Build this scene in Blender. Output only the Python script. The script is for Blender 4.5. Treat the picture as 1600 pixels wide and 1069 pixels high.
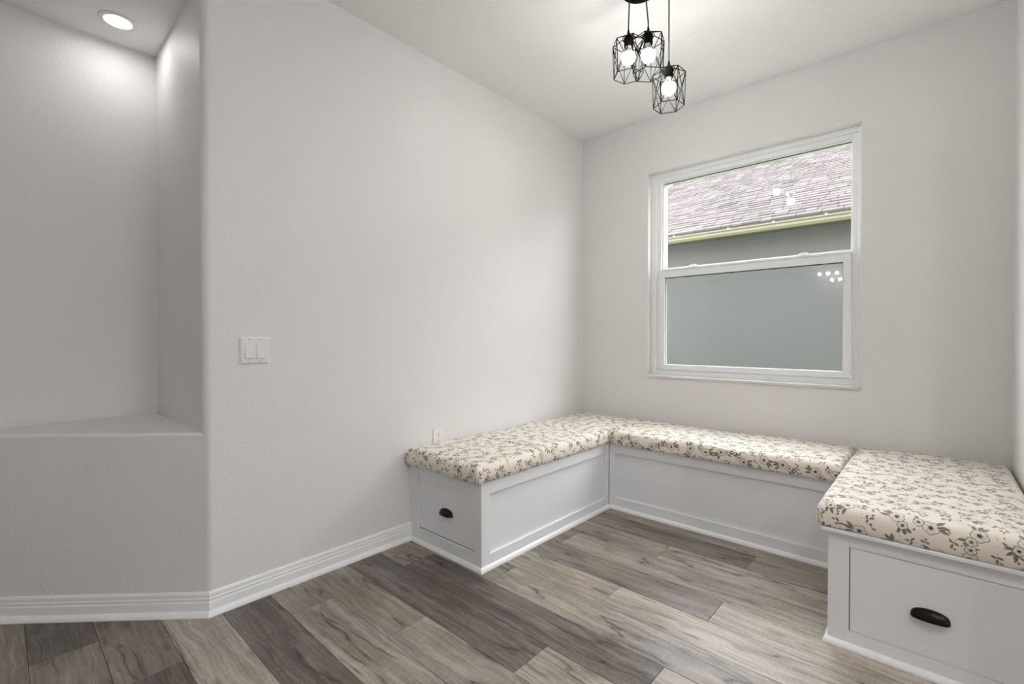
import bpy, bmesh, math, random
from mathutils import Vector, Matrix
random.seed(7)
for o in list(bpy.data.objects): bpy.data.objects.remove(o)
scene = bpy.context.scene
COL = scene.collection
PI = math.pi

# ------------------------------------------------------------------ camera
CAM = (2.17166, -3.25636, 1.12)
FPX = 733.19
cam_d = bpy.data.cameras.new('camera'); cam = bpy.data.objects.new('camera', cam_d); COL.objects.link(cam)
cam_d.sensor_width = 36.0; cam_d.lens = 36.0 * FPX / 1600.0; cam_d.clip_start = 0.02
cam.location = CAM
cam.rotation_euler = (math.radians(90 - 0.5794), 0, math.radians(42.2586))
scene.camera = cam

# ------------------------------------------------------------------ world, exposure
SKY = 10.5           # overcast daylight
world = bpy.data.worlds.new('overcast_sky'); scene.world = world; world.use_nodes = True
bg = world.node_tree.nodes['Background']
bg.inputs['Color'].default_value = (0.965, 0.985, 1.0, 1); bg.inputs['Strength'].default_value = SKY
scene.view_settings.view_transform = 'Standard'; scene.view_settings.look = 'None'
scene.view_settings.gamma = 1.0; scene.view_settings.use_curve_mapping = False
scene.view_settings.exposure = -0.03
BULB = 205.0        # pendant bulbs
NICHE_L = 52.0      # niche downlight
FILL_L = 620.0       # added fill downlights in the unseen great room

# ------------------------------------------------------------------ helpers
def link(o, parent=None):
    COL.objects.link(o)
    if parent is not None:          # meshes are built in world coordinates
        o.parent = parent
        if parent.type == 'EMPTY': o.matrix_parent_inverse = Matrix.Translation(-Vector(parent.location))
    return o
def tag(o, label=None, cat=None, group=None, kind=None):
    if label: o['label'] = label
    if cat: o['category'] = cat
    if group: o['group'] = group
    if kind: o['kind'] = kind
    return o
def empty(name, loc, label=None, cat=None, group=None, kind=None):
    o = bpy.data.objects.new(name, None); o.location = loc; o.empty_display_size = 0.05
    COL.objects.link(o)
    return tag(o, label, cat, group, kind)
def from_bm(name, bm, mat, parent=None, smooth=False, kind=None):
    bmesh.ops.recalc_face_normals(bm, faces=bm.faces[:])
    me = bpy.data.meshes.new(name); bm.to_mesh(me); bm.free()
    if smooth:
        for p in me.polygons: p.use_smooth = True
    me.materials.append(mat)
    o = bpy.data.objects.new(name, me); link(o, parent)
    if kind: o['kind'] = kind
    return o
def bm_box(bm, a, b, bev=0.0, seg=2):
    x0, y0, z0 = a; x1, y1, z1 = b
    t = bmesh.new()
    vs = [t.verts.new(p) for p in ((x0,y0,z0),(x1,y0,z0),(x1,y1,z0),(x0,y1,z0),(x0,y0,z1),(x1,y0,z1),(x1,y1,z1),(x0,y1,z1))]
    for f in ((0,3,2,1),(4,5,6,7),(0,1,5,4),(1,2,6,5),(2,3,7,6),(3,0,4,7)): t.faces.new([vs[i] for i in f])
    if bev > 0: bmesh.ops.bevel(t, geom=t.edges[:], offset=bev, segments=seg, profile=0.5, affect='EDGES')
    me = bpy.data.meshes.new('tmp'); t.to_mesh(me); t.free(); bm.from_mesh(me); bpy.data.meshes.remove(me)
def box(name, a, b, mat, parent=None, bev=0.0, kind=None, seg=2):
    bm = bmesh.new(); bm_box(bm, a, b, bev, seg)
    return from_bm(name, bm, mat, parent, False, kind)
def boxes(name, lst, mat, parent=None, bev=0.0, kind=None):
    bm = bmesh.new()
    for a, b in lst: bm_box(bm, a, b, bev)
    return from_bm(name, bm, mat, parent, False, kind)
def prism(name, outline, z0, z1, mat, parent=None, kind=None, bev_top=0.0, smooth_arc=False):
    bm = bmesh.new()
    lo = [bm.verts.new((x, y, z0)) for x, y in outline]; hi = [bm.verts.new((x, y, z1)) for x, y in outline]
    n = len(outline)
    for i in range(n): bm.faces.new((lo[i], lo[(i+1)%n], hi[(i+1)%n], hi[i]))
    bm.faces.new(lo[::-1]); top = bm.faces.new(hi)
    if bev_top: bmesh.ops.bevel(bm, geom=list(top.edges), offset=bev_top, segments=4, profile=0.5, affect='EDGES')
    return from_bm(name, bm, mat, parent, False, kind)
def sweep(name, profile, path, i0, mat, parent=None, kind=None, caps=True):
    """extrude a profile of (outward offset, z) along segment i0 of a plan path, mitred at its ends"""
    def nrm(a, b):
        d = (Vector(b) - Vector(a)).normalized(); return Vector((-d.y, d.x))
    N = [nrm(path[i], path[i+1]) for i in range(len(path)-1)]
    def mit(i):
        if i == 0: return N[0]
        if i == len(path)-1: return N[-1]
        m = (N[i-1] + N[i]); return m / (m.dot(N[i]))
    bm = bmesh.new(); R = []
    for i in (i0, i0+1):
        m = mit(i); R.append([bm.verts.new((path[i][0] + m.x*o, path[i][1] + m.y*o, z)) for o, z in profile])
    n = len(profile)
    for k in range(n): bm.faces.new((R[0][k], R[0][(k+1)%n], R[1][(k+1)%n], R[1][k]))
    bm.faces.new(R[0]); bm.faces.new(R[1][::-1])
    return from_bm(name, bm, mat, parent, False, kind)
def bm_tube(bm, a, b, r, n=6):
    a = Vector(a); b = Vector(b); d = (b-a).normalized()
    u = d.orthogonal().normalized(); v = d.cross(u)
    A = [bm.verts.new(a + (u*math.cos(2*PI*k/n) + v*math.sin(2*PI*k/n))*r) for k in range(n)]
    B = [bm.verts.new(b + (u*math.cos(2*PI*k/n) + v*math.sin(2*PI*k/n))*r) for k in range(n)]
    for k in range(n): bm.faces.new((A[k], A[(k+1)%n], B[(k+1)%n], B[k]))
    bm.faces.new(A[::-1]); bm.faces.new(B)
def bm_path(bm, pts, r, n=8):
    rings = []
    for i, p in enumerate(pts):
        p = Vector(p); d = (Vector(pts[min(i+1, len(pts)-1)]) - Vector(pts[max(i-1, 0)])).normalized()
        ref = Vector((1, 0.3, 0.1)); u = (ref - d*ref.dot(d)).normalized(); v = d.cross(u)
        rings.append([bm.verts.new(p + (u*math.cos(2*PI*k/n) + v*math.sin(2*PI*k/n))*r) for k in range(n)])
    for A, B in zip(rings, rings[1:]):
        for k in range(n): bm.faces.new((A[k], A[(k+1)%n], B[(k+1)%n], B[k]))
    bm.faces.new(rings[0][::-1]); bm.faces.new(rings[-1])
def lathe(name, prof, c, mat, parent=None, n=32, smooth=True, kind=None):
    bm = bmesh.new(); rings = []
    for r, z in prof:
        if r < 1e-6: rings.append([bm.verts.new((c[0], c[1], c[2]+z))])
        else: rings.append([bm.verts.new((c[0]+r*math.cos(2*PI*k/n), c[1]+r*math.sin(2*PI*k/n), c[2]+z)) for k in range(n)])
    for A, B in zip(rings, rings[1:]):
        for k in range(n):
            a = [A[k % len(A)], A[(k+1) % len(A)], B[(k+1) % len(B)], B[k % len(B)]]
            a = list(dict.fromkeys(a))
            if len(a) > 2: bm.faces.new(a)
    return from_bm(name, bm, mat, parent, smooth, kind)

# ------------------------------------------------------------------ materials
def mat_new(name):
    m = bpy.data.materials.new(name); m.use_nodes = True
    nt = m.node_tree; b = nt.nodes['Principled BSDF']
    return m, nt, b
def N(nt, t, **kw):
    n = nt.nodes.new(t)
    for k, v in kw.items(): setattr(n, k, v)
    return n
class X:
    """small expression builder for Math nodes"""
    nt = None
    def __init__(s, sock): s.s = sock
    @staticmethod
    def op(o, *a):
        n = X.nt.nodes.new('ShaderNodeMath'); n.operation = o
        for i, q in enumerate(a):
            if isinstance(q, X): X.nt.links.new(q.s, n.inputs[i])
            else: n.inputs[i].default_value = float(q)
        return X(n.outputs[0])
    def __add__(s, o): return X.op('ADD', s, o)
    def __radd__(s, o): return X.op('ADD', o, s)
    def __sub__(s, o): return X.op('SUBTRACT', s, o)
    def __rsub__(s, o): return X.op('SUBTRACT', o, s)
    def __mul__(s, o): return X.op('MULTIPLY', s, o)
    def __rmul__(s, o): return X.op('MULTIPLY', o, s)
    def __truediv__(s, o): return X.op('DIVIDE', s, o)
def xabs(a): return X.op('ABSOLUTE', a)
def xmax(a, b): return X.op('MAXIMUM', a, b)
def xmin(a, b): return X.op('MINIMUM', a, b)
def xlt(a, b): return X.op('LESS_THAN', a, b)
def xcos(a): return X.op('COSINE', a)
def xsin(a): return X.op('SINE', a)
def xclamp(a): return xmin(xmax(a, 0.0), 1.0)

def plain(name, col, rough=0.5, metal=0.0, spec=0.5, bump=None):
    m, nt, b = mat_new(name)
    b.inputs['Base Color'].default_value = (*col, 1); b.inputs['Roughness'].default_value = rough
    b.inputs['Metallic'].default_value = metal; b.inputs['Specular IOR Level'].default_value = spec
    tc = N(nt, 'ShaderNodeTexCoord')
    nz = N(nt, 'ShaderNodeTexNoise'); nz.inputs['Scale'].default_value = (bump or (40, 0, 0))[0]; nz.inputs['Detail'].default_value = 3
    nt.links.new(tc.outputs['Object'], nz.inputs['Vector'])
    mx = N(nt, 'ShaderNodeMix', data_type='RGBA'); mx.inputs['A'].default_value = (*[c*0.97 for c in col], 1); mx.inputs['B'].default_value = (*[min(1, c*1.03) for c in col], 1)
    nt.links.new(nz.outputs['Fac'], mx.inputs['Factor']); nt.links.new(mx.outputs['Result'], b.inputs['Base Color'])
    if bump and bump[1]:
        bp = N(nt, 'ShaderNodeBump'); bp.inputs['Strength'].default_value = bump[1]; bp.inputs['Distance'].default_value = bump[2]
        nt.links.new(nz.outputs['Fac'], bp.inputs['Height']); nt.links.new(bp.outputs['Normal'], b.inputs['Normal'])
    return m
def emit(name, col, s):
    m, nt, b = mat_new(name)
    b.inputs['Base Color'].default_value = (*col, 1)
    b.inputs['Emission Color'].default_value = (*col, 1); b.inputs['Emission Strength'].default_value = s
    return m
def thin_glass(name, tint=(1, 1, 1)):
    m, nt, b = mat_new(name); nt.nodes.remove(b)
    out = nt.nodes['Material Output']
    tr = N(nt, 'ShaderNodeBsdfTransparent'); tr.inputs['Color'].default_value = (*tint, 1)
    gl = N(nt, 'ShaderNodeBsdfGlossy'); gl.inputs['Roughness'].default_value = 0.0
    fr = N(nt, 'ShaderNodeFresnel'); 
    ge = N(nt, 'ShaderNodeNewGeometry'); mi = N(nt, 'ShaderNodeMapRange')      # leaving the pane: inverse index, so that no false total reflection occurs
    mi.inputs['To Min'].default_value = 1.5; mi.inputs['To Max'].default_value = 1/1.5
    nt.links.new(ge.outputs['Backfacing'], mi.inputs['Value']); nt.links.new(mi.outputs[0], fr.inputs['IOR'])
    mx = N(nt, 'ShaderNodeMixShader')
    nt.links.new(fr.outputs[0], mx.inputs[0]); nt.links.new(tr.outputs[0], mx.inputs[1]); nt.links.new(gl.outputs[0], mx.inputs[2])
    nt.links.new(mx.outputs[0], out.inputs['Surface'])
    return m

def wall_paint(name, col, scale, strength, dist, rough=0.55):
    m, nt, b = mat_new(name)
    b.inputs['Base Color'].default_value = (*col, 1); b.inputs['Roughness'].default_value = rough
    b.inputs['Specular IOR Level'].default_value = 0.35
    tc = N(nt, 'ShaderNodeTexCoord')
    n1 = N(nt, 'ShaderNodeTexNoise'); n1.inputs['Scale'].default_value = scale; n1.inputs['Detail'].default_value = 2.5; n1.inputs['Roughness'].default_value = 0.55
    nt.links.new(tc.outputs['Object'], n1.inputs['Vector'])
    X.nt = nt
    h = X(n1.outputs['Fac'])*0.8
    bp = N(nt, 'ShaderNodeBump'); bp.inputs['Strength'].default_value = strength; bp.inputs['Distance'].default_value = dist
    nt.links.new(h.s, bp.inputs['Height']); nt.links.new(bp.outputs['Normal'], b.inputs['Normal'])
    return m

M = {}
M['wall'] = wall_paint('greige_wall_paint', (0.805, 0.797, 0.785), 95, 0.55, 0.004)
M['ceiling'] = wall_paint('ceiling_paint', (0.93, 0.927, 0.92), 38, 0.55, 0.005, 0.8)
M['trim'] = plain('white_trim_paint', (0.90, 0.905, 0.92), 0.32)
M['bench'] = plain('white_bench_paint', (0.855, 0.865, 0.89), 0.36, bump=(60, 0.04, 0.001))
M['vinyl'] = plain('white_window_vinyl', (0.90, 0.91, 0.93), 0.35)
M['plate'] = plain('white_plastic', (0.84, 0.83, 0.81), 0.3)
M['black'] = plain('oil_black_metal', (0.012, 0.011, 0.011), 0.32, 0.6)
M['wire'] = plain('black_wire', (0.005, 0.005, 0.005), 0.9, 0.0, 0.05)
M['cordm'] = plain('black_cord', (0.03, 0.03, 0.03), 0.7)
M['dark'] = plain('dark_gap', (0.03, 0.03, 0.03), 0.9)
M['screw'] = plain('screw_paint', (0.45, 0.44, 0.43), 0.4)
M['slot'] = plain('slot_dark', (0.10, 0.10, 0.10), 0.6)
M['bulb'] = emit('lit_bulb', (1.0, 0.98, 0.955), BULB)
M['neck'] = plain('frosted_bulb_neck', (0.75, 0.73, 0.70), 0.25)
M['niche_l'] = emit('lit_niche_lens', (1.0, 0.985, 0.965), NICHE_L)
M['fill_l'] = emit('added_fill_lens', (1.0, 0.985, 0.97), FILL_L)
M['glass'] = thin_glass('window_glass')
M['screenglass'] = thin_glass('lower_window_glass', (0.93, 0.94, 0.95))
M['marble'] = plain('marble_sill', (0.78, 0.76, 0.73), 0.25)
M['grass'] = plain('lawn', (0.07, 0.10, 0.015), 0.9, bump=(30, 0.5, 0.03))
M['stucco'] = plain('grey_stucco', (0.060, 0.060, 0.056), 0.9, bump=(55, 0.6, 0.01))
M['soffit'] = plain('soffit_lawn_tint', (0.07, 0.085, 0.03), 0.7)  # green of light bounced off the lawn put into the soffit colour
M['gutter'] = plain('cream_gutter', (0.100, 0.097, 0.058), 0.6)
M['eaveshade'] = plain('eave_gap_shade', (0.02, 0.017, 0.017), 0.7)  # shadow between shingles and gutter put into a near-black deck colour
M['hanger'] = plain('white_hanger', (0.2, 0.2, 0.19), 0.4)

# shingles: every shingle keeps its own tone through a face attribute
m, nt, b = mat_new('weathered_shingle'); M['shingle'] = m
at = N(nt, 'ShaderNodeAttribute'); at.attribute_name = 'tone'
rp = N(nt, 'ShaderNodeValToRGB'); rp.color_ramp.elements[0].color = (0.026, 0.020, 0.020, 1); rp.color_ramp.elements[1].color = (0.070, 0.0595, 0.0585, 1)
nt.links.new(at.outputs['Fac'], rp.inputs['Fac']); nt.links.new(rp.outputs['Color'], b.inputs['Base Color']); b.inputs['Roughness'].default_value = 0.95

# wood planks: object colour R = tone, G = seed
def wood():
    m, nt, b = mat_new('weathered_oak_plank'); X.nt = nt; L = nt.links.new
    tc = N(nt, 'ShaderNodeTexCoord'); oi = N(nt, 'ShaderNodeObjectInfo')
    sc = N(nt, 'ShaderNodeSeparateColor'); L(oi.outputs['Color'], sc.inputs['Color'])
    tone = X(sc.outputs['Red']); seed = X(sc.outputs['Green'])
    sx = N(nt, 'ShaderNodeSeparateXYZ'); L(tc.outputs['Object'], sx.inputs[0])
    px, py = X(sx.outputs['X']), X(sx.outputs['Y'])
    def vec(x, y, z):
        c = N(nt, 'ShaderNodeCombineXYZ')
        for i, q in enumerate((x, y, z)):
            if isinstance(q, X): L(q.s, c.inputs[i])
            else: c.inputs[i].default_value = q
        return c.outputs[0]
    def noise(v, scale, det=4, rough=0.6, dis=0.0):
        n = N(nt, 'ShaderNodeTexNoise'); n.inputs['Scale'].default_value = scale; n.inputs['Detail'].default_value = det
        n.inputs['Roughness'].default_value = rough; n.inputs['Distortion'].default_value = dis
        L(v, n.inputs['Vector']); return X(n.outputs['Fac'])
    z = seed*37.0
    # slow wander of the grain
    wob = (noise(vec(px*2.2, py*3.0, z), 1.0, 3) - 0.5)*0.09
    yy = py + wob
    fine = noise(vec(px*6.0, yy*170.0, z), 1.0, 4, 0.65)
    mid = noise(vec(px*2.0, yy*38.0, z+5.0), 1.0, 4, 0.6)
    blot = noise(vec(px*2.6, py*7.0, z+9.0), 1.0, 4, 0.6)
    saw = noise(vec(px*120.0, py*35.0, z+2.0), 1.0, 2, 0.6)
    # cracks: thin iso-lines of a stretched field, only where a second field allows
    cf = noise(vec(px*1.3, yy*10.0, z+14.0), 1.0, 2.5, 0.5)
    allow = xclamp((noise(vec(px*3.0, py*6.0, z+21.0), 1.0, 2) - 0.47)*14.0)
    crack = xclamp(1.0 - xabs(cf - 0.5)*80.0)*allow
    halo = xclamp(1.0 - xabs(cf - 0.5)*16.0)*allow
    # knots
    vo = N(nt, 'ShaderNodeTexVoronoi', voronoi_dimensions='2D'); vo.inputs['Scale'].default_value = 1.0
    L(vec(px*2.3 + seed*13.0, yy*5.5 + seed*7.0, 0.0), vo.inputs['Vector'])
    knot = xclamp(1.0 - X(vo.outputs['Distance'])*9.0)
    v = tone*0.72 + 0.04 + (fine - 0.5)*0.75 + (mid - 0.5)*0.75 + (blot - 0.5)*0.80 + (saw - 0.5)*0.30
    streak = xclamp((noise(vec(px*1.6, yy*75.0, z+31.0), 1.0, 3, 0.6) - 0.57)*7.0)
    v = v - halo*0.18 - knot*0.30 - streak*0.22
    rp = N(nt, 'ShaderNodeValToRGB'); cr = rp.color_ramp
    cr.elements[0].position = 0.0; cr.elements[0].color = (0.088, 0.070, 0.056, 1)
    cr.elements[1].position = 1.0; cr.elements[1].color = (0.58, 0.505, 0.425, 1)
    e = cr.elements.new(0.45); e.color = (0.255, 0.212, 0.174, 1)
    L(xclamp(v).s, rp.inputs['Fac'])
    hs = N(nt, 'ShaderNodeHueSaturation'); hs.inputs['Saturation'].default_value = 0.6; L(rp.outputs['Color'], hs.inputs['Color'])
    gt = N(nt, 'ShaderNodeMix', data_type='RGBA'); L(rp.outputs['Color'], gt.inputs['A']); L(hs.outputs['Color'], gt.inputs['B'])
    L(xclamp((noise(vec(px*1.5, py*5.0, z+44.0), 1.0, 3) - 0.38)*3.0).s, gt.inputs['Factor'])
    mx = N(nt, 'ShaderNodeMix', data_type='RGBA'); mx.inputs['B'].default_value = (0.028, 0.022, 0.018, 1)
    L((crack*0.85).s, mx.inputs['Factor']); L(gt.outputs['Result'], mx.inputs['A']); L(mx.outputs['Result'], b.inputs['Base Color'])
    b.inputs['Specular IOR Level'].default_value = 0.45
    L((0.40 + (fine - 0.5)*0.25).s, b.inputs['Roughness'])
    bp = N(nt, 'ShaderNodeBump'); bp.inputs['Strength'].default_value = 0.18; bp.inputs['Distance'].default_value = 0.002
    L((fine*0.6 - crack*1.2).s, bp.inputs['Height']); L(bp.outputs['Normal'], b.inputs['Normal'])
    return m
M['wood'] = wood()

# floral print on cream cloth, in cloth coordinates (metres)
def floral():
    m, nt, b = mat_new('cream_floral_cloth'); X.nt = nt; L = nt.links.new
    uv = N(nt, 'ShaderNodeUVMap'); uv.uv_map = 'cloth'
    def cell(scale, off, rnd):
        mp = N(nt, 'ShaderNodeVectorMath', operation='ADD'); mp.inputs[1].default_value = (*off, 0); L(uv.outputs[0], mp.inputs[0])
        vo = N(nt, 'ShaderNodeTexVoronoi', voronoi_dimensions='2D'); vo.inputs['Scale'].default_value = scale; vo.inputs['Randomness'].default_value = rnd
        L(mp.outputs[0], vo.inputs['Vector'])
        d = N(nt, 'ShaderNodeVectorMath', operation='SUBTRACT'); L(mp.outputs[0], d.inputs[0]); L(vo.outputs['Position'], d.inputs[1])
        s = N(nt, 'ShaderNodeSeparateXYZ'); L(d.outputs[0], s.inputs[0])
        c = N(nt, 'ShaderNodeSeparateColor'); L(vo.outputs['Color'], c.inputs['Color'])
        a = X(c.outputs['Red'])*6.283
        ca, sa = xcos(a), xsin(a)
        x, y = X(s.outputs['X']), X(s.outputs['Y'])
        return x*ca + y*sa, y*ca - x*sa, X(c.outputs['Green']), X(c.outputs['Blue'])
    def leaf(x, y, ox, oy, deg, ln, wd):
        c, s = math.cos(math.radians(deg)), math.sin(math.radians(deg))
        dx, dy = x - ox, y - oy
        u = (dx*c + dy*s)*(1/ln); v = (dy*c - dx*s)*(1/(wd*1.25))
        f = 1.0 - u*u - xabs(v)              # lens: positive inside
        body = xclamp(f*6.0)
        vein = xclamp(1.0 - xabs(v)*6.0)
        return body*(0.92 - 0.38*xclamp(1.0 - xabs(xabs(v) - 0.35)*5.0) + 0.2*vein)
    def flower(x, y, ox, oy, R, k):
        dx, dy = x - ox, y - oy
        r = X.op('SQRT', dx*dx + dy*dy); th = X.op('ARCTAN2', dy, dx)
        Rt = R*(0.80 + 0.20*xabs(xcos(th*(k/2.0))))
        ring = xclamp(1.6 - xabs(r - Rt)*(1/0.0009))
        inside = xclamp((Rt - r)*1200.0)
        rays = xclamp((xcos(th*23.0) - 0.55)*1.6)*xclamp((r - R*0.34)*600.0)*xclamp((R*0.72 - r)*300.0)*0.34
        sep = xclamp(1.0 - xabs(xcos(th*(k/2.0)))*7.0)*xclamp((r - R*0.4)*400.0)*0.55
        eye = xclamp((R*0.31 - r)*1400.0)
        dots = xclamp((xcos(th*13.0) - 0.1)*3.0)*xclamp(1.4 - xabs(r - R*0.40)*1100.0)*0.9
        ink = xmax(ring*0.95, xmax(eye, xmax(dots, xmax(rays, sep)*1.0))*inside)
        return ink, inside
    def shape_mix(lst):
        a = lst[0]
        for q in lst[1:]: a = xmax(a, q)
        return a
    x, y, g, bl = cell(1/0.102, (0.03, 0.05), 0.4)
    lv = shape_mix([leaf(x, y, -0.032, 0.004, 172, 0.017, 0.0052), leaf(x, y, -0.030, 0.015, 148, 0.015, 0.0046),
                    leaf(x, y, -0.028, -0.011, 205, 0.016, 0.0050), leaf(x, y, 0.046, -0.016, -12, 0.014, 0.0045),
                    leaf(x, y, 0.041, -0.027, -42, 0.015, 0.0046), leaf(x, y, 0.028, -0.033, -75, 0.013, 0.0042)])
    f1, in1 = flower(x, y, 0.0, 0.004, 0.0215, 5.0)
    f2, in2 = flower(x, y, 0.027, -0.013, 0.0145, 5.0)
    ink = lv*(1.0 - in2); ink = xmax(ink, f2); ink = ink*(1.0 - in1); ink = xmax(ink, f1)
    fill = xmax(in1, in2)
    x2, y2, g2, b2 = cell(1/0.047, (0.37, 0.21), 0.8)
    big = xclamp((g2 - 0.05)*50.0)
    sp = shape_mix([leaf(x2, y2, 0.010, 0.0, 0, 0.0095, 0.0032), leaf(x2, y2, -0.002, 0.007, 70, 0.0085, 0.003),
                    leaf(x2, y2, -0.005, -0.007, 235, 0.0085, 0.003), leaf(x2, y2, 0.016, 0.010, 40, 0.007, 0.0026)])
    stem = xclamp(1.3 - xabs(y2 - x2*x2*12.0)*1500.0)*xlt(xabs(x2), 0.020)*0.7
    sp = xmax(sp, stem)*big
    rad = X.op('SQRT', x*x + y*y)
    sp = sp*xclamp((rad - 0.040)*250.0)
    tot = xclamp(xmax(ink, sp))
    base = N(nt, 'ShaderNodeMix', data_type='RGBA'); base.inputs['A'].default_value = (0.86, 0.775, 0.675, 1); base.inputs['B'].default_value = (0.70, 0.65, 0.58, 1)
    L((fill*0.45).s, base.inputs['Factor'])
    mx = N(nt, 'ShaderNodeMix', data_type='RGBA'); L(base.outputs['Result'], mx.inputs['A']); mx.inputs['B'].default_value = (0.022, 0.018, 0.016, 1)
    L((tot*0.94).s, mx.inputs['Factor']); L(mx.outputs['Result'], b.inputs['Base Color'])
    b.inputs['Roughness'].default_value = 0.75
    b.inputs['Sheen Weight'].default_value = 0.35; b.inputs['Sheen Roughness'].default_value = 0.5
    nz = N(nt, 'ShaderNodeTexNoise'); nz.inputs['Scale'].default_value = 18.0; nz.inputs['Detail'].default_value = 2.0; L(uv.outputs[0], nz.inputs['Vector'])
    bp = N(nt, 'ShaderNodeBump'); bp.inputs['Strength'].default_value = 0.25; bp.inputs['Distance'].default_value = 0.006
    L(nz.outputs['Fac'], bp.inputs['Height']); L(bp.outputs['Normal'], b.inputs['Normal'])
    return m
M['floral'] = floral()

# ================================================================== SETTING
H = 2.728            # ceiling
XR = 2.436           # right wall
YE = -2.70           # end of left wall
XN = -0.78           # back of corner niche
ZS = 0.735           # niche ledge
ZN = 2.54            # niche ceiling
GX1, GY0 = 5.2, -5.2 # great room behind the nook
RB = 0.03            # bullnose radius
ST = 'structure'

# floor: sub floor + planks
floor = box('floor', (-0.95, GY0-0.1, -0.06), (GX1+0.1, 0.1, -0.006), M['dark'], kind=ST)
PW, PL = 0.1815, 1.245
joints = {-1: -0.6, 0: -0.113, 1: 0.248, 2: 0.72, 3: 0.93, 4: 0.25, 5: 0.657, 6: 1.13, 7: 0.245, 8: 0.655, 9: 1.125, 10: 0.26, 11: 0.654, 12: 1.115, 13: 0.245, 14: 0.60, 15: 1.0, 16: 0.3, 17: 0.7}
# tone of the planks left of / after the given joint, then onwards
tones = {-1: (.5, .45), 0: (.12, .52), 1: (.42, .10), 2: (.78, .6), 3: (.15, .6), 4: (.5, .74), 5: (.58, .72), 6: (.18, .78), 7: (.62, .15, .78),
         8: (.5, .70), 9: (.74, .84), 10: (.4, .34, .84), 11: (.42, .66), 12: (.60, .84), 13: (.5, .46, .7), 14: (.6, .64), 15: (.4, .5), 16: (.4, .5), 17: (.4, .5)}
k0 = int(math.floor((GY0 + 3.19)/PW)); k = k0
while -3.19 + PW*k < 0.0:
    ya = max(-3.19 + PW*k, GY0); yb = min(-3.19 + PW*(k+1), 0.0)
    j = joints.get(k, random.uniform(-0.4, 0.8)); x = j
    idx0 = 0
    while x > XN: x -= PL; idx0 -= 1
    i = idx0
    while x < GX1:
        xa = max(x, XN-0.02); xb = min(x + PL, GX1)
        if xb - xa > 0.02:
            t = tones.get(k); q = i + 1
            tone = t[q] if (t and 0 <= q < len(t)) else random.uniform(0.15, 0.8)
            g = 0.0006
            bm = bmesh.new(); cx, cy = (xa+xb)/2, (ya+yb)/2
            hx, hy = (xb-xa)/2 - g, (yb-ya)/2 - g
            if hy < 0.004: bm.free(); x += PL; i += 1; continue
            e = 0.0012
            lo = [bm.verts.new((sx*hx, sy*hy, -0.006)) for sx, sy in ((-1,-1),(1,-1),(1,1),(-1,1))]
            mi = [bm.verts.new((sx*hx, sy*hy, -e*0.7)) for sx, sy in ((-1,-1),(1,-1),(1,1),(-1,1))]
            hi = [bm.verts.new((sx*(hx-e), sy*(hy-e), 0)) for sx, sy in ((-1,-1),(1,-1),(1,1),(-1,1))]
            for A, B in ((lo, mi), (mi, hi)):
                for n in range(4): bm.faces.new((A[n], A[(n+1)%4], B[(n+1)%4], B[n]))
            bm.faces.new(hi); bm.faces.new(lo[::-1])
            p = from_bm('plank', bm, M['wood'], floor)
            p.location = (cx, cy, 0)
            p.color = (tone, random.random(), 0, 1)
        x += PL; i += 1
    k += 1

box('ceiling', (-0.95, GY0-0.1, H), (GX1+0.1, 0.2, H+0.1), M['ceiling'], kind=ST)

# left wall + niche side return, bullnose corner
arc = [(-RB + RB*math.cos(a), YE + RB + RB*math.sin(a)) for a in [(-PI/2)*i/8 for i in range(9)]]
wl = prism('wall_left', [(0, 0)] + arc + [(XN, YE), (XN, YE+0.1), (-0.1, YE+0.1), (-0.1, 0)], 0, H, M['wall'], kind=ST)
for p in wl.data.polygons: p.use_smooth = False
CF = 2.70 - 0.586*RB      # plane of the 45 degree wall: x - y = CF
p45 = (-0.293*RB, -0.293*RB - CF); q45 = (XN, XN - CF)
prism('wall_corner', [p45, (-RB, YE), (XN, YE), q45], 0, ZS, M['wall'], kind=ST, bev_top=0.014)
prism('wall_corner_header', [p45, (-RB, YE), (XN, YE), q45], ZN, H, M['ceiling'], kind=ST)
box('wall_niche', (XN-0.12, GY0, 0), (XN, YE+0.1, H), M['wall'], kind=ST)

# window wall with the opening
WX0, WX1, WZ0, WZ1 = 0.575, 1.848, 0.841, 2.325
bm = bmesh.new(); T = 0.2
for a, b in (((-0.1, 0, 0), (WX0, T, H)), ((WX1, 0, 0), (XR+0.12, T, H)), ((WX0, 0, 0), (WX1, T, WZ0)), ((WX0, 0, WZ1), (WX1, T, H))): bm_box(bm, a, b)
from_bm('wall_window', bm, M['wall'], kind=ST)
YK = -1.30           # the right wall ends here and opens to the adjoining room
box('wall_right', (XR, YK, 0), (XR+0.12, 0, H), M['wall'], kind=ST)
box('wall_kitchen', (XR+0.12, YK, 0), (GX1+0.1, YK+0.12, H), M['wall'], kind=ST)
box('wall_rear', (XN-0.12, GY0-0.12, 0), (GX1+0.1, GY0, H), M['wall'], kind=ST)
KY0, KY1, KZ0, KZ1 = -2.60, -1.80, 1.05, 1.95       # unseen window added to let fill light into the nook
boxes('wall_patio', [((GX1, GY0, 0), (GX1+0.12, KY0, H)), ((GX1, KY1, 0), (GX1+0.12, YK, H)), ((GX1, KY0, KZ1), (GX1+0.12, KY1, H)), ((GX1, KY0, 0), (GX1+0.12, KY1, KZ0))], M['wall'], kind=ST)
w2 = empty('added_window', (GX1+0.06, (KY0+KY1)/2, KZ0), kind=ST)
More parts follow.
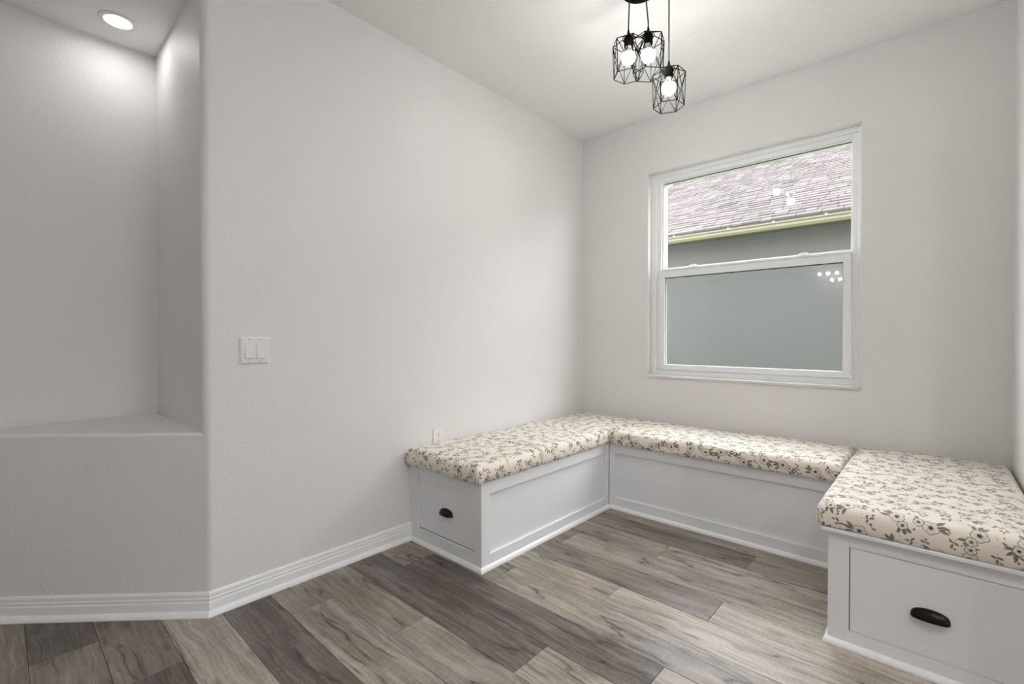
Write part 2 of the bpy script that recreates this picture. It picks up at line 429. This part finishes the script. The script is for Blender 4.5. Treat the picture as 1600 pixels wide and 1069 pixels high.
for lo, hi in (((GX1+.04, KY0, KZ0), (GX1+.09, KY0+0.04, KZ1)), ((GX1+.04, KY1-0.04, KZ0), (GX1+.09, KY1, KZ1)), ((GX1+.04, KY0+.04, KZ0), (GX1+.09, KY1-.04, KZ0+0.04)), ((GX1+.04, KY0+.04, KZ1-0.04), (GX1+.09, KY1-.04, KZ1))):
    box('frame', lo, hi, M['vinyl'], w2)
box('pane', (GX1+0.06, KY0+0.04, KZ0+0.04), (GX1+0.064, KY1-0.04, KZ1-0.04), M['glass'], w2)

# baseboards
prof = [(0, 0), (0.030, 0), (0.030, 0.006), (0.026, 0.014), (0.019, 0.019), (0.0135, 0.022), (0.0135, 0.052), (0.0125, 0.055), (0.0105, 0.057), (0.0105, 0.062), (0.0115, 0.064), (0.0115, 0.068), (0.009, 0.071), (0.009, 0.085), (0.006, 0.091), (0.002, 0.093), (0, 0.093)]
bpath = [(0, -1.705), (0, -0.586*RB*0 - CF), (XN, XN - CF)]
sweep('baseboard_left', prof, bpath, 0, M['trim'], kind=ST)
sweep('baseboard_corner', prof, bpath, 1, M['trim'], kind=ST)

# ------------------------------------------------------------------ window
win = empty('window_1', ((WX0+WX1)/2, 0.06, WZ0), kind=ST)
V = M['vinyl']
FY0, FY1 = 0.055, 0.15
UX0, UX1, UZ1 = 0.660, 1.793, 2.255
# outer frame: stepped profile, four members
box('frame_jamb', (WX0, FY0, WZ0), (0.618, FY1, WZ1), V, win, 0.002); box('frame_jamb', (1.825, FY0, WZ0), (WX1, FY1, WZ1), V, win, 0.002)
box('frame_stop', (0.618, FY0+0.012, WZ0+0.03), (UX0-0.012, FY1, WZ1-0.02), V, win, 0.0015); box('frame_stop', (UX1+0.006, FY0+0.012, WZ0+0.03), (1.825, FY1, WZ1-0.02), V, win, 0.0015)
box('frame_head', (0.618, FY0, 2.292), (1.825, FY1, WZ1), V, win, 0.002)
box('frame_head_stop', (0.648, FY0+0.010, 2.262), (1.799, FY1, 2.292), V, win, 0.0015)
box('frame_sill', (0.618, FY0, WZ0), (1.825, FY1, 0.882), V, win, 0.002)
# upper fixed light
bm = bmesh.new()
for a, b in (((0.648, 0.080, 1.60), (UX0, FY1, 2.262)), ((UX1, 0.080, 1.60), (1.799, FY1, 2.262)), ((UX0, 0.080, UZ1), (UX1, FY1, 2.262)), ((UX0, 0.085, 1.575), (UX1, FY1, 1.630))): bm_box(bm, a, b, 0.0012)
us = from_bm('upper_sash', bm, V, win)
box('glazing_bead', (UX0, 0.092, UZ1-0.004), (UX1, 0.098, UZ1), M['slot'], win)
box('upper_pane', (UX0, 0.108, 1.60), (UX1, 0.112, UZ1+0.003), M['glass'], win)
# lower sliding sash, nearer the room
LX0, LX1, LZ0, LZ1 = 0.686, 1.757, 0.921, 1.553
LY0, LY1 = 0.048, 0.080
box('sash_stile', (0.646, LY0, 0.883), (LX0-0.004, LY1, 1.612), V, win, 0.0015); box('sash_stile', (LX1+0.004, LY0, 0.883), (1.797, LY1, 1.612), V, win, 0.0015)
box('sash_top_rail', (LX0-0.004, LY0, LZ1+0.004), (LX1+0.004, LY1, 1.612), V, win, 0.0015)
box('sash_rail_lip', (0.662, LY0-0.006, 1.604), (1.792, LY1, 1.618), V, win, 0.0015)
box('sash_bottom_rail', (LX0-0.004, LY0, 0.883), (LX1+0.004, LY1, LZ0-0.004), V, win, 0.0015)
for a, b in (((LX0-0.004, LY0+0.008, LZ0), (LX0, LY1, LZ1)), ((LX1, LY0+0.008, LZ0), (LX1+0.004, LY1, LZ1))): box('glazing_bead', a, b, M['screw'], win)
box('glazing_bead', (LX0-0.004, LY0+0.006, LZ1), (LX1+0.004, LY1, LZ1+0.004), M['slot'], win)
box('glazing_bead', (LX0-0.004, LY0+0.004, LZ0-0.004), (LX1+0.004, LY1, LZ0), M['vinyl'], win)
box('lower_pane', (LX0, 0.062, LZ0), (LX1, 0.066, LZ1), M['screenglass'], win)
for cx in (0.894, 1.563):       # sash locks: small arched levers
    bm = bmesh.new()
    bm_path(bm, [(cx - 0.040*math.cos(PI*t/10), LY0-0.006 + 0.004*math.sin(PI*t/10), 1.606 + 0.024*math.sin(PI*t/10)) for t in range(11)], 0.0045, 6)
    bm_box(bm, (cx-0.014, LY0-0.010, 1.606), (cx+0.014, LY0+0.004, 1.622), 0.002)
    from_bm('sash_lock', bm, M['vinyl'], win, True)
box('window_ledge', (WX0-0.004, -0.012, WZ0-0.016), (WX1+0.004, FY0+0.005, WZ0+0.001), M['marble'], win, 0.003)

# ================================================================== BENCHES
ZB = 0.425           # box height
def shoe(name, path, seg, parent):
    pr = [(0, 0)] + [(0.014*math.cos(a), 0.020*math.sin(a)) for a in [PI/2*i/5 for i in range(6)]]
    return sweep(name, pr, path, seg, M['bench'], parent)
def cup_pull(parent, c, w=0.05, h=0.034, dp=0.026):
    """bin pull on a face that looks along -Y; c is the middle of its lower edge"""
    bm = bmesh.new(); nu, nv = 18, 8; g = []
    for s in (1.0, 0.90):
        g.append([[bm.verts.new((c[0] + w*s*math.cos(PI*u/nu), c[1] - dp*s*math.sin(PI*u/nu)**0.7*math.sin(PI/2*v/nv), c[2] + h*s*math.sin(PI*u/nu)**0.6*math.cos(PI/2*v/nv) - (0 if s == 1 else 0.0))) for v in range(nv+1)] for u in range(nu+1)])
    for a in g:
        for u in range(nu):
            for v in range(nv):
                q = [a[u][v], a[u+1][v], a[u+1][v+1], a[u][v+1]]
                try: bm.faces.new(q)
                except ValueError: pass
    for u in range(nu):   # lower rim
        bm.faces.new((g[0][u][nv], g[0][u+1][nv], g[1][u+1][nv], g[1][u][nv]))
    bmesh.ops.remove_doubles(bm, verts=bm.verts[:], dist=0.0002)
    o = from_bm('cup_pull', bm, M['black'], parent, True)
    o['label'] = 'black metal cup pull'
    return o

LBX, LBY = 0.571, -1.711      # left bench faces
D2 = -0.545                   # face of the back bench
RX, RY = 1.876, -1.200        # right bench faces
t = 0.014
ring = [(XR, RY), (RX, RY), (RX, D2), (LBX, D2), (LBX, LBY), (0, LBY)]

def framed(root, axis, face, u0, u1, s0, s1, z0, z1):
    """face frame of two stiles and two rails proud of a recessed panel; axis 'x': face looks to +/-X, 'y': looks to -Y"""
    def bx(nm, a0, a1, c0, c1, d0, d1, bev):
        if axis == 'x': return box(nm, (d0, a0, c0), (d1, a1, c1), M['bench'], root, bev)
        return box(nm, (a0, d0, c0), (a1, d1, c1), M['bench'], root, bev)
    sg = 1 if axis == 'x' else -1
    d = sorted((face, face - sg*t))
    bx('stile', u0, u0+s0, 0, ZB, d[0], d[1], 0.0015); bx('stile', u1-s1, u1, 0, ZB, d[0], d[1], 0.0015)
    bx('rail', u0+s0, u1-s1, z1, ZB, d[0], d[1], 0.0015); bx('rail', u0+s0, u1-s1, 0, z0, d[0], d[1], 0.0015)

# ---- bench along the left wall
b1 = empty('storage_bench', (0.28, -0.85, 0), 'white storage bench with a drawer in its end, along the wall with the outlet', 'bench', 'built in window benches')
box('carcass', (0, LBY+t, 0), (LBX-t, 0, ZB), M['bench'], b1)
framed(b1, 'y', LBY, 0.0, LBX, 0.072, 0.049, 0.078, 0.366)
box('drawer_gap', (0.072, LBY+t-0.001, 0.078), (0.522, LBY+t+0.0005, 0.366), M['slot'], b1)
dr = box('drawer', (0.0735, LBY+t-0.0045, 0.0830), (0.5205, LBY+t-0.0008, 0.3650), M['bench'], b1, 0.001)
cup_pull(dr, (0.305, LBY+t-0.0045, 0.205))
framed(b1, 'x', LBX, LBY+t, D2, 0.045, 0.045, 0.070, 0.362)
box('panel', (LBX-t-0.001, LBY+t+0.045, 0.070), (LBX-t+0.001, D2-0.045, 0.362), M['bench'], b1)

# ---- bench under the window
b2 = empty('storage_bench', ((LBX+RX)/2, -0.27, 0), 'white panelled storage bench under the window, between the two side benches', 'bench', 'built in window benches')
box('carcass', (LBX+0.001, D2+t, 0), (RX-0.001, 0, ZB), M['bench'], b2)
framed(b2, 'y', D2, LBX+0.002, RX-0.002, 0.040, 0.055, 0.076, 0.366)
box('panel', (LBX+0.042, D2+t-0.001, 0.076), (RX-0.057, D2+t+0.001, 0.366), M['bench'], b2)

# ---- bench along the right wall
b3 = empty('storage_bench', ((RX+XR)/2, -0.6, 0), 'white storage bench with a flush outlined drawer front and lip under its cushion', 'bench', 'built in window benches')
box('carcass', (RX, RY+t, 0), (XR, 0, ZB-0.012), M['bench'], b3)
boxes('seat_lid', [((RX, RY-0.020, ZB-0.012), (XR, 0, ZB)), ((RX-0.020, RY-0.020, ZB-0.012), (RX+0.001, D2-0.004, ZB))], M['bench'], b3, 0.0015)
fx0, fx1, fz0, fz1 = 1.940, 2.376, 0.0645, 0.3665
box('stile', (RX, RY, 0), (fx0, RY+t, ZB-0.012), M['bench'], b3, 0.0012); box('stile', (fx1, RY, 0), (XR, RY+t, ZB-0.012), M['bench'], b3, 0.0012)
box('rail', (fx0, RY, fz1), (fx1, RY+t, ZB-0.012), M['bench'], b3); box('rail', (fx0, RY, 0), (fx1, RY+t, fz0), M['bench'], b3)
box('drawer_gap', (fx0, RY+t-0.002, fz0), (fx1, RY+t+0.0005, fz1), M['dark'], b3)
dr = box('drawer', (fx0+0.0028, RY+0.0003, fz0+0.0012), (fx1-0.0028, RY+t-0.003, fz1-0.0024), M['bench'], b3, 0.0008)
cup_pull(dr, (2.158, RY+0.0003, 0.192))
# quarter-round shoe moulding, mitred, one length per face
qr = [(0, 0)] + [(0.015*math.cos(a), 0.021*math.sin(a)) for a in [PI/2*i/5 for i in range(6)]]
for i, root in enumerate((b3, b3, b2, b1, b1)): sweep('shoe_moulding', qr, ring, i, M['trim'], root)

# ---- cushions
def cushion(name, x0, x1, y0, y1, z0, z1, label, seed, soft=(1, 1, 1, 1)):
    """soft: how far the x0, x1, y0, y1 edges round over (small where another cushion is butted against it)"""
    rnd = random.Random(seed)
    rc = 0.020; nc, ne = 5, 16
    def outline(ins):
        e = lambda k: ins*(k if ins < 0.09 else k + (1-k)*min(1, (ins-0.09)/0.1))
        ax0, ax1, ay0, ay1 = x0+e(soft[0]), x1-e(soft[1]), y0+e(soft[2]), y1-e(soft[3])
        r = max(rc - ins*0.6, 0.004); pts = []
        C = [(ax1-r, ay1-r, 0), (ax0+r, ay1-r, PI/2), (ax0+r, ay0+r, PI), (ax1-r, ay0+r, 1.5*PI)]
        for i in range(4):
            cx, cy, a0 = C[i]
            arcp = [(cx + r*math.cos(a0 + PI/2*k/nc), cy + r*math.sin(a0 + PI/2*k/nc), math.cos(a0 + PI/2*k/nc), math.sin(a0 + PI/2*k/nc)) for k in range(nc+1)]
            pts += arcp
            nx, ny, a1 = C[(i+1) % 4]
            s = arcp[-1]; e = (nx + r*math.cos(a1), ny + r*math.sin(a1))
            for k in range(1, ne): pts.append((s[0] + (e[0]-s[0])*k/ne, s[1] + (e[1]-s[1])*k/ne, s[2], s[3]))
        return pts
    hgt = z1 - z0; half = min(x1-x0, y1-y0)/2 - 0.006
    # (inset, z) from the underside, round the side, over the top
    pf = [(0.030, z0), (0.010, z0), (0.003, z0+0.07*hgt), (0.0, z0+0.25*hgt), (0.0, z0+0.52*hgt), (0.002, z0+0.66*hgt), (0.007, z0+0.78*hgt), (0.015, z0+0.87*hgt),
          (0.026, z0+0.93*hgt), (0.042, z0+0.965*hgt), (0.07, z0+0.985*hgt), (0.13, z0+0.996*hgt), (0.19, z1), (half, z1+0.001)]
    pf = [q for q in pf[:-1] if q[0] < half - 0.01] + [pf[-1]]
    top0 = 7
    bm = bmesh.new(); uvl = bm.loops.layers.uv.new('cloth'); rings = []; UV = {}
    o7 = outline(pf[top0][0]); n = len(o7)
    s = [0.0]*len(pf)
    for j in range(top0-1, -1, -1): s[j] = s[j+1] + math.hypot(pf[j][0]-pf[j+1][0], pf[j][1]-pf[j+1][1])
    ph = [rnd.uniform(0, 6.28) for _ in range(6)]
    for j, (ins, z) in enumerate(pf):
        o = outline(ins); R = []
        for i, (x, y, nx, ny) in enumerate(o):
            w = 0.0022*(math.sin(9*x+7*y+ph[0]) + math.sin(15*x-11*y+ph[1])) if z > z0 + 0.2*hgt else 0
            v = bm.verts.new((x - nx*abs(w)*0.4, y - ny*abs(w)*0.4, z + (w if j >= top0 else w*0.5)))
            R.append(v)
            if j >= top0: UV[v] = (x, y)
            else:
                q = o7[i]
                UV[v] = (q[0] + nx*s[j], q[1] + ny*s[j])
        rings.append(R)
    for A, B in zip(rings, rings[1:]):
        for k in range(n): bm.faces.new((A[k], A[(k+1) % n], B[(k+1) % n], B[k]))
    bm.faces.new(rings[0][::-1]); bm.faces.new(rings[-1])
    off = (seed*0.173, seed*0.291)
    for f in bm.faces:
        for lp in f.loops: lp[uvl].uv = (UV[lp.vert][0] + off[0], UV[lp.vert][1] + off[1])
    o = from_bm(name, bm, M['floral'], None, True)
    return tag(o, label, 'cushion', 'floral bench cushions')
CZ0, CZ1 = ZB, 0.515
cushion('bench_cushion', 0.004, LBX+0.016, -1.752, -1.265, CZ0, CZ1, 'floral cushion on the bench end with the small drawer, below the outlet', 1, (1, 1, 1, .3))
cushion('bench_cushion', 0.004, LBX+0.016, -1.265, -0.004, CZ0, CZ1, 'floral cushion running into the wall corner beside the window, behind the end cushion', 2, (1, .8, .3, 1.2))
cushion('bench_cushion', LBX+0.016, 1.838, D2-0.028, -0.004, CZ0, CZ1, 'long floral cushion on the bench under the window', 3, (.5, .4, 1, 1.2))
cushion('bench_cushion', 1.838, XR-0.004, RY-0.018, -0.004, CZ0, CZ1+0.004, 'wide floral cushion on the bench with the flush drawer', 4, (.7, 1, 1, 1.2))

# ================================================================== FITTINGS
# light switch: two rockers in a double plate on the left wall
sw = empty('light_switch', (0, -2.51, 1.063), 'white double rocker light switch plate on the wall near the niche', 'switch')
SY0, SY1, SZ0, SZ1 = -2.568, -2.4515, 1.0055, 1.1205
bm = bmesh.new()
lo = [bm.verts.new((0.0, y, z)) for y, z in ((SY0, SZ0), (SY1, SZ0), (SY1, SZ1), (SY0, SZ1))]
mi = [bm.verts.new((0.003, y, z)) for y, z in ((SY0, SZ0), (SY1, SZ0), (SY1, SZ1), (SY0, SZ1))]
hi = [bm.verts.new((0.0065, y, z)) for y, z in ((SY0+.006, SZ0+.006), (SY1-.006, SZ0+.006), (SY1-.006, SZ1-.006), (SY0+.006, SZ1-.006))]
for A, B in ((lo, mi), (mi, hi)):
    for k in range(4): bm.faces.new((A[k], A[(k+1) % 4], B[(k+1) % 4], B[k]))
bm.faces.new(hi)
from_bm('plate', bm, M['plate'], sw)
for cy in (-2.533, -2.487):
    box('rocker_frame', (0.0055, cy-0.0175, 1.028), (0.0072, cy+0.0175, 1.097), M['plate'], sw, 0.0008)
    bm = bmesh.new()      # rocker tilted: lower half stands proud
    w, z0, z1 = 0.0155, 1.031, 1.094
    pts = [(0.007, z0), (0.0145, z0), (0.0085, (z0+z1)/2), (0.0095, z1), (0.007, z1)]
    pts = [(0.007, z0), (0.0150, z0+0.001), (0.0100, (z0+z1)/2), (0.0080, z1), (0.007, z1)]
    A = [bm.verts.new((x, cy-w, z)) for x, z in pts]; B = [bm.verts.new((x, cy+w, z)) for x, z in pts]
    for k in range(len(pts)): bm.faces.new((A[k], A[(k+1) % 5], B[(k+1) % 5], B[k]))
    bm.faces.new(A[::-1]); bm.faces.new(B)
    from_bm('rocker', bm, M['plate'], sw)
    for z in (1.0145, 1.1115):
        bm = bmesh.new(); bm_tube(bm, (0.006, cy, z), (0.0074, cy, z), 0.0030, 10); from_bm('screw', bm, M['screw'], sw)
# outlet half hidden by the cushion
ol = empty('wall_outlet', (0, -1.514, 0.474), 'white duplex wall outlet half hidden behind the floral cushion', 'outlet')
box('plate', (0, -1.551, 0.474), (0.0065, -1.477, 0.5885), M['plate'], ol, 0.0025)
for zc in (0.512, 0.551):
    rf = box('receptacle', (0.006, -1.531, zc-0.0145), (0.0085, -1.497, zc+0.0145), M['plate'], ol, 0.001)
    for dy, hgt in ((-0.0062, 0.005), (0.0062, 0.004)): box('slot', (0.0080, -1.514+dy-0.0013, zc+0.002-hgt), (0.0088, -1.514+dy+0.0013, zc+0.002+hgt), M['slot'], rf)
    bm = bmesh.new(); bm_tube(bm, (0.008, -1.514, zc-0.008), (0.0088, -1.514, zc-0.008), 0.0024, 8); from_bm('slot', bm, M['slot'], rf)
bm = bmesh.new(); bm_tube(bm, (0.006, -1.514, 0.5315), (0.0075, -1.514, 0.5315), 0.003, 10); from_bm('screw', bm, M['screw'], ol)

# recessed lights
def downlight(c, label, lens, group=None, r=0.070):
    e = empty('recessed_light', c, label, 'ceiling light', group)
    lathe('trim_ring', [(r, 0.0), (r, -0.003), (r-0.004, -0.006), (r*0.74, -0.007), (r*0.66, -0.004), (r*0.64, 0.0)], c, M['plate'], e, 40)
    lathe('lens', [(0, -0.0035), (r*0.65, -0.0035), (r*0.65, 0.0), (0, 0.0)], c, lens, e, 40, False)
    return e
downlight((-0.562, -2.876, ZN), 'round white recessed light glowing in the niche ceiling', M['niche_l'])
for x, y, wh in ((2.75, -2.75, 'just outside the bench nook'), (3.9, -3.6, 'in the middle of the adjoining room'), (3.9, -2.1, 'near the small window of the adjoining room')):  # fill lamps added out of view to brighten the nook
    downlight((x, y, H), 'round white recessed ceiling light ' + wh, M['fill_l'], 'adjoining room downlights')

M['globe'] = emit('lit_globe', (1.0, 0.98, 0.95), 38.0)
wl3 = empty('added_wall_light', (0.93, GY0, 2.04), 'six globe wall light mirrored as small dots in the lower window pane', 'wall light')  # unseen globes added for the mirrored dots; lower row imitates the pane's double reflection
box('back_plate', (0.73, GY0, 1.99), (1.25, GY0+0.03, 2.07), M['plate'], wl3, 0.004)
for dx, dz in ((-0.11, 0.0), (0.0, 0.0), (0.11, 0.0), (0.05, -0.10), (0.15, -0.10), (0.26, -0.10)):
    bm = bmesh.new(); bm_path(bm, [(0.93+dx, GY0+0.02, 2.05+dz*0.3), (0.93+dx, GY0+0.08, 2.04+dz*0.7), (0.93+dx, GY0+0.10, 2.06+dz)], 0.006); from_bm('arm', bm, M['plate'], wl3, True)
    lathe('globe', [(0.0, 0.026)] + [(0.026*math.sin(PI*i/10), 0.026*math.cos(PI*i/10)) for i in range(1, 10)] + [(0.0, -0.026)], (0.93+dx, GY0+0.10, 2.085+dz), M['globe'], wl3, 20)

# ------------------------------------------------------------------ pendant cluster
pc = (1.150, -1.262)
pend = empty('pendant_light', (pc[0], pc[1], H), 'black three bulb pendant cluster with geometric wire cages', 'pendant light')
lathe('canopy', [(0, 0.0), (0.085, 0.0), (0.085, -0.018), (0.080, -0.026), (0.0, -0.030)], (pc[0], pc[1], H), M['wire'], pend, 40)
def cage_lamp(x, y, ztop, ca, rot, hook=None):
    """ztop: top of the cable gland"""
    bm = bmesh.new()
    if hook: bm_path(bm, [(pc[0]+0.03, pc[1]+0.02, H-0.030), (pc[0]+0.05, pc[1]+0.05, H-0.040), ((x+pc[0])/2+.02, (y+pc[1])/2+.02, H-0.040), (x-0.008, y-0.01, H-0.022), (x-0.002, y-0.003, H-0.018), (x, y, H-0.026), (x, y, H-0.06), (x, y, ztop-0.004)], 0.0032)
    else: bm_path(bm, [(ca[0], ca[1], H-0.026), (ca[0]*.6+x*.4, ca[1]*.6+y*.4, (H+ztop)/2), (x, y, ztop+0.02), (x, y, ztop-0.004)], 0.0032)
    from_bm('cord', bm, M['cordm'], pend, True)
    if hook:
        bm = bmesh.new(); bm_path(bm, [(x, y+0.004, H), (x, y+0.008, H-0.012), (x, y+0.002, H-0.021), (x, y-0.008, H-0.019), (x, y-0.011, H-0.010)], 0.0022, 6)
        from_bm('ceiling_hook', bm, M['wire'], pend, True)
    # gland + socket
    so = lathe('socket', [(0, 0.0), (0.0035, 0.0), (0.0075, -0.024), (0.0115, -0.027), (0.020, -0.037), (0.0225, -0.043), (0.0225, -0.052), (0.020, -0.054), (0.020, -0.078), (0.0, -0.078)], (x, y, ztop), M['wire'], pend, 20)
    # bulb: neck then globe
    bu = lathe('bulb', [(0.0290, -0.113), (0.0308, -0.119), (0.0318, -0.128), (0.0295, -0.141), (0.0225, -0.152), (0.012, -0.1585), (0, -0.160)], (x, y, ztop), M['bulb'], pend, 24)
    lathe('neck', [(0.0130, -0.078), (0.0138, -0.086), (0.0165, -0.094), (0.024, -0.104), (0.0290, -0.113)], (x, y, ztop), M['neck'], bu, 20)
    # cage
    zt, zs_, zb = ztop-0.040, ztop-0.062, ztop-0.215
    R, r = 0.074, 0.030
    def P(rad, i, z): a = rot + PI/3*i; return Vector((x + rad*math.cos(a), y + rad*math.sin(a), z))
    bm = bmesh.new(); W = 0.0019
    def T(a, b): bm_tube(bm, a, b, W, 5)
    for i in range(6):
        T(P(r, i, zt), P(r, i+1, zt)); T(P(0.021, i, zt-0.002), P(r, i, zt)) 
        T(P(r, i, zt), P(R, i, zs_)); T(P(R, i, zs_), P(R, i+1, zs_)); T(P(R*0.93, i, zb), P(R*0.93, i+1, zb))
        m = (P(R, i, 0) + P(R, i+1, 0))/2; m.z = zs_*0.48 + zb*0.52
        T(P(R, i, zs_), m); T(P(R, i+1, zs_), m); T(P(R*0.93, i, zb), m); T(P(R*0.93, i+1, zb), m)
        T(P(R, i, zs_), P(R*0.93, i, zb))
    from_bm('cage', bm, M['wire'], pend)
cage_lamp(1.087, -1.251, 2.560, (1.092, -1.252), 0.25)
cage_lamp(1.192, -1.263, 2.523, (1.185, -1.280), 0.80)
cage_lamp(1.228, -1.125, 2.416, None, 0.45, hook=True)

# ================================================================== OUTSIDE
box('lawn', (-16, 0.2, -0.35), (18, 20, -0.15), M['grass'], kind=ST)
nh = empty('neighbour_house', (0, 6, -0.15), 'neighbouring grey stucco house with pinkish shingle roof seen through the window', 'house')
ED, EZ = 3.2, 2.545           # eave line (drip edge) in front of the neighbour's wall
WY = 3.50
box('wall', (-4.9, WY, -0.15), (9.0, WY+0.2, 2.52), M['stucco'], nh)
box('soffit', (-5.2, ED+0.02, 2.475), (9.3, WY, 2.495), M['soffit'], nh)
box('fascia', (-5.2, ED+0.0, 2.44), (9.3, ED+0.025, 2.50), M['soffit'], nh)
sweep('gutter', [(o, z - 0.029) for o, z in [(0, 2.462), (0.075, 2.462), (0.095, 2.490), (0.095, 2.515), (0.110, 2.530), (0.110, 2.545), (0.100, 2.545), (0.100, 2.532), (0.085, 2.517), (0.085, 2.492), (0.070, 2.470), (0.008, 2.470), (0.008, 2.545), (0, 2.545)]], [(9.3, ED), (-5.2, ED)], 0, M['gutter'], nh)
for x in (-0.56, 0.16, 0.68, 1.22, 1.90, 2.6, -1.3, -2.0):
    box('gutter_hanger', (x-0.012, ED-0.112, 2.510), (x+0.012, ED-0.001, 2.530), M['hanger'], nh)
SL = 0.5
def hipx(y): return -2.25 + 0.54*(y - 7.63)
YR = 10.2                      # ridge
zr = lambda y: EZ + 0.035 + SL*(y - ED)
ys0 = ED - 0.03
bm = bmesh.new()
A = [bm.verts.new(p) for p in ((hipx(ys0), ys0, zr(ys0)-0.012), (9.3, ys0, zr(ys0)-0.012), (9.3, YR, zr(YR)-0.012), (hipx(YR), YR, zr(YR)-0.012))]
B = [bm.verts.new((v.co.x, v.co.y, v.co.z-0.05)) for v in A]
bm.faces.new(A); bm.faces.new(B[::-1])
for k in range(4): bm.faces.new((A[k], B[k], B[(k+1) % 4], A[(k+1) % 4]))
from_bm('roof_deck', bm, M['eaveshade'], nh)
ex = 0.143; ca, sa = 1/math.hypot(1, SL), SL/math.hypot(1, SL)
vv, ff, tn = [], [], []
row = 0; y = ys0
rs = random.Random(3)
while y < YR:
    x = hipx(y) + rs.uniform(0, 0.1)
    while x < 5.0:
        w = rs.choice((0.13, 0.17, 0.21, 0.26)); x1 = x + w - 0.008
        dy = ex*ca; z0 = zr(y); z1 = zr(y + dy); th = rs.choice((0.007, 0.013, 0.016))
        dr_ = rs.uniform(0, 0.004)
        b0 = len(vv)
        vv += [(x, y - dr_, z0 - dr_*SL + th), (x1, y - dr_, z0 - dr_*SL + th), (x1, y+dy, z1 + 0.002), (x, y+dy, z1 + 0.002), (x, y - dr_, z0 - dr_*SL - 0.008), (x1, y - dr_, z0 - dr_*SL - 0.008)]
        ff += [(b0, b0+1, b0+2, b0+3), (b0+4, b0+5, b0+1, b0), (b0+4, b0, b0+3), (b0+5, b0+2, b0+1)]
        tt = min(1, max(0, rs.gauss(0.6, 0.22))); tn += [tt]*4
        x += w
    y += ex*ca; row += 1
me = bpy.data.meshes.new('shingles'); me.from_pydata(vv, [], ff); me.update()
at_ = me.attributes.new('tone', 'FLOAT', 'FACE'); at_.data.foreach_set('value', tn)
me.materials.append(M['shingle'])
so = bpy.data.objects.new('shingles', me); link(so, nh); so['kind'] = 'stuff'
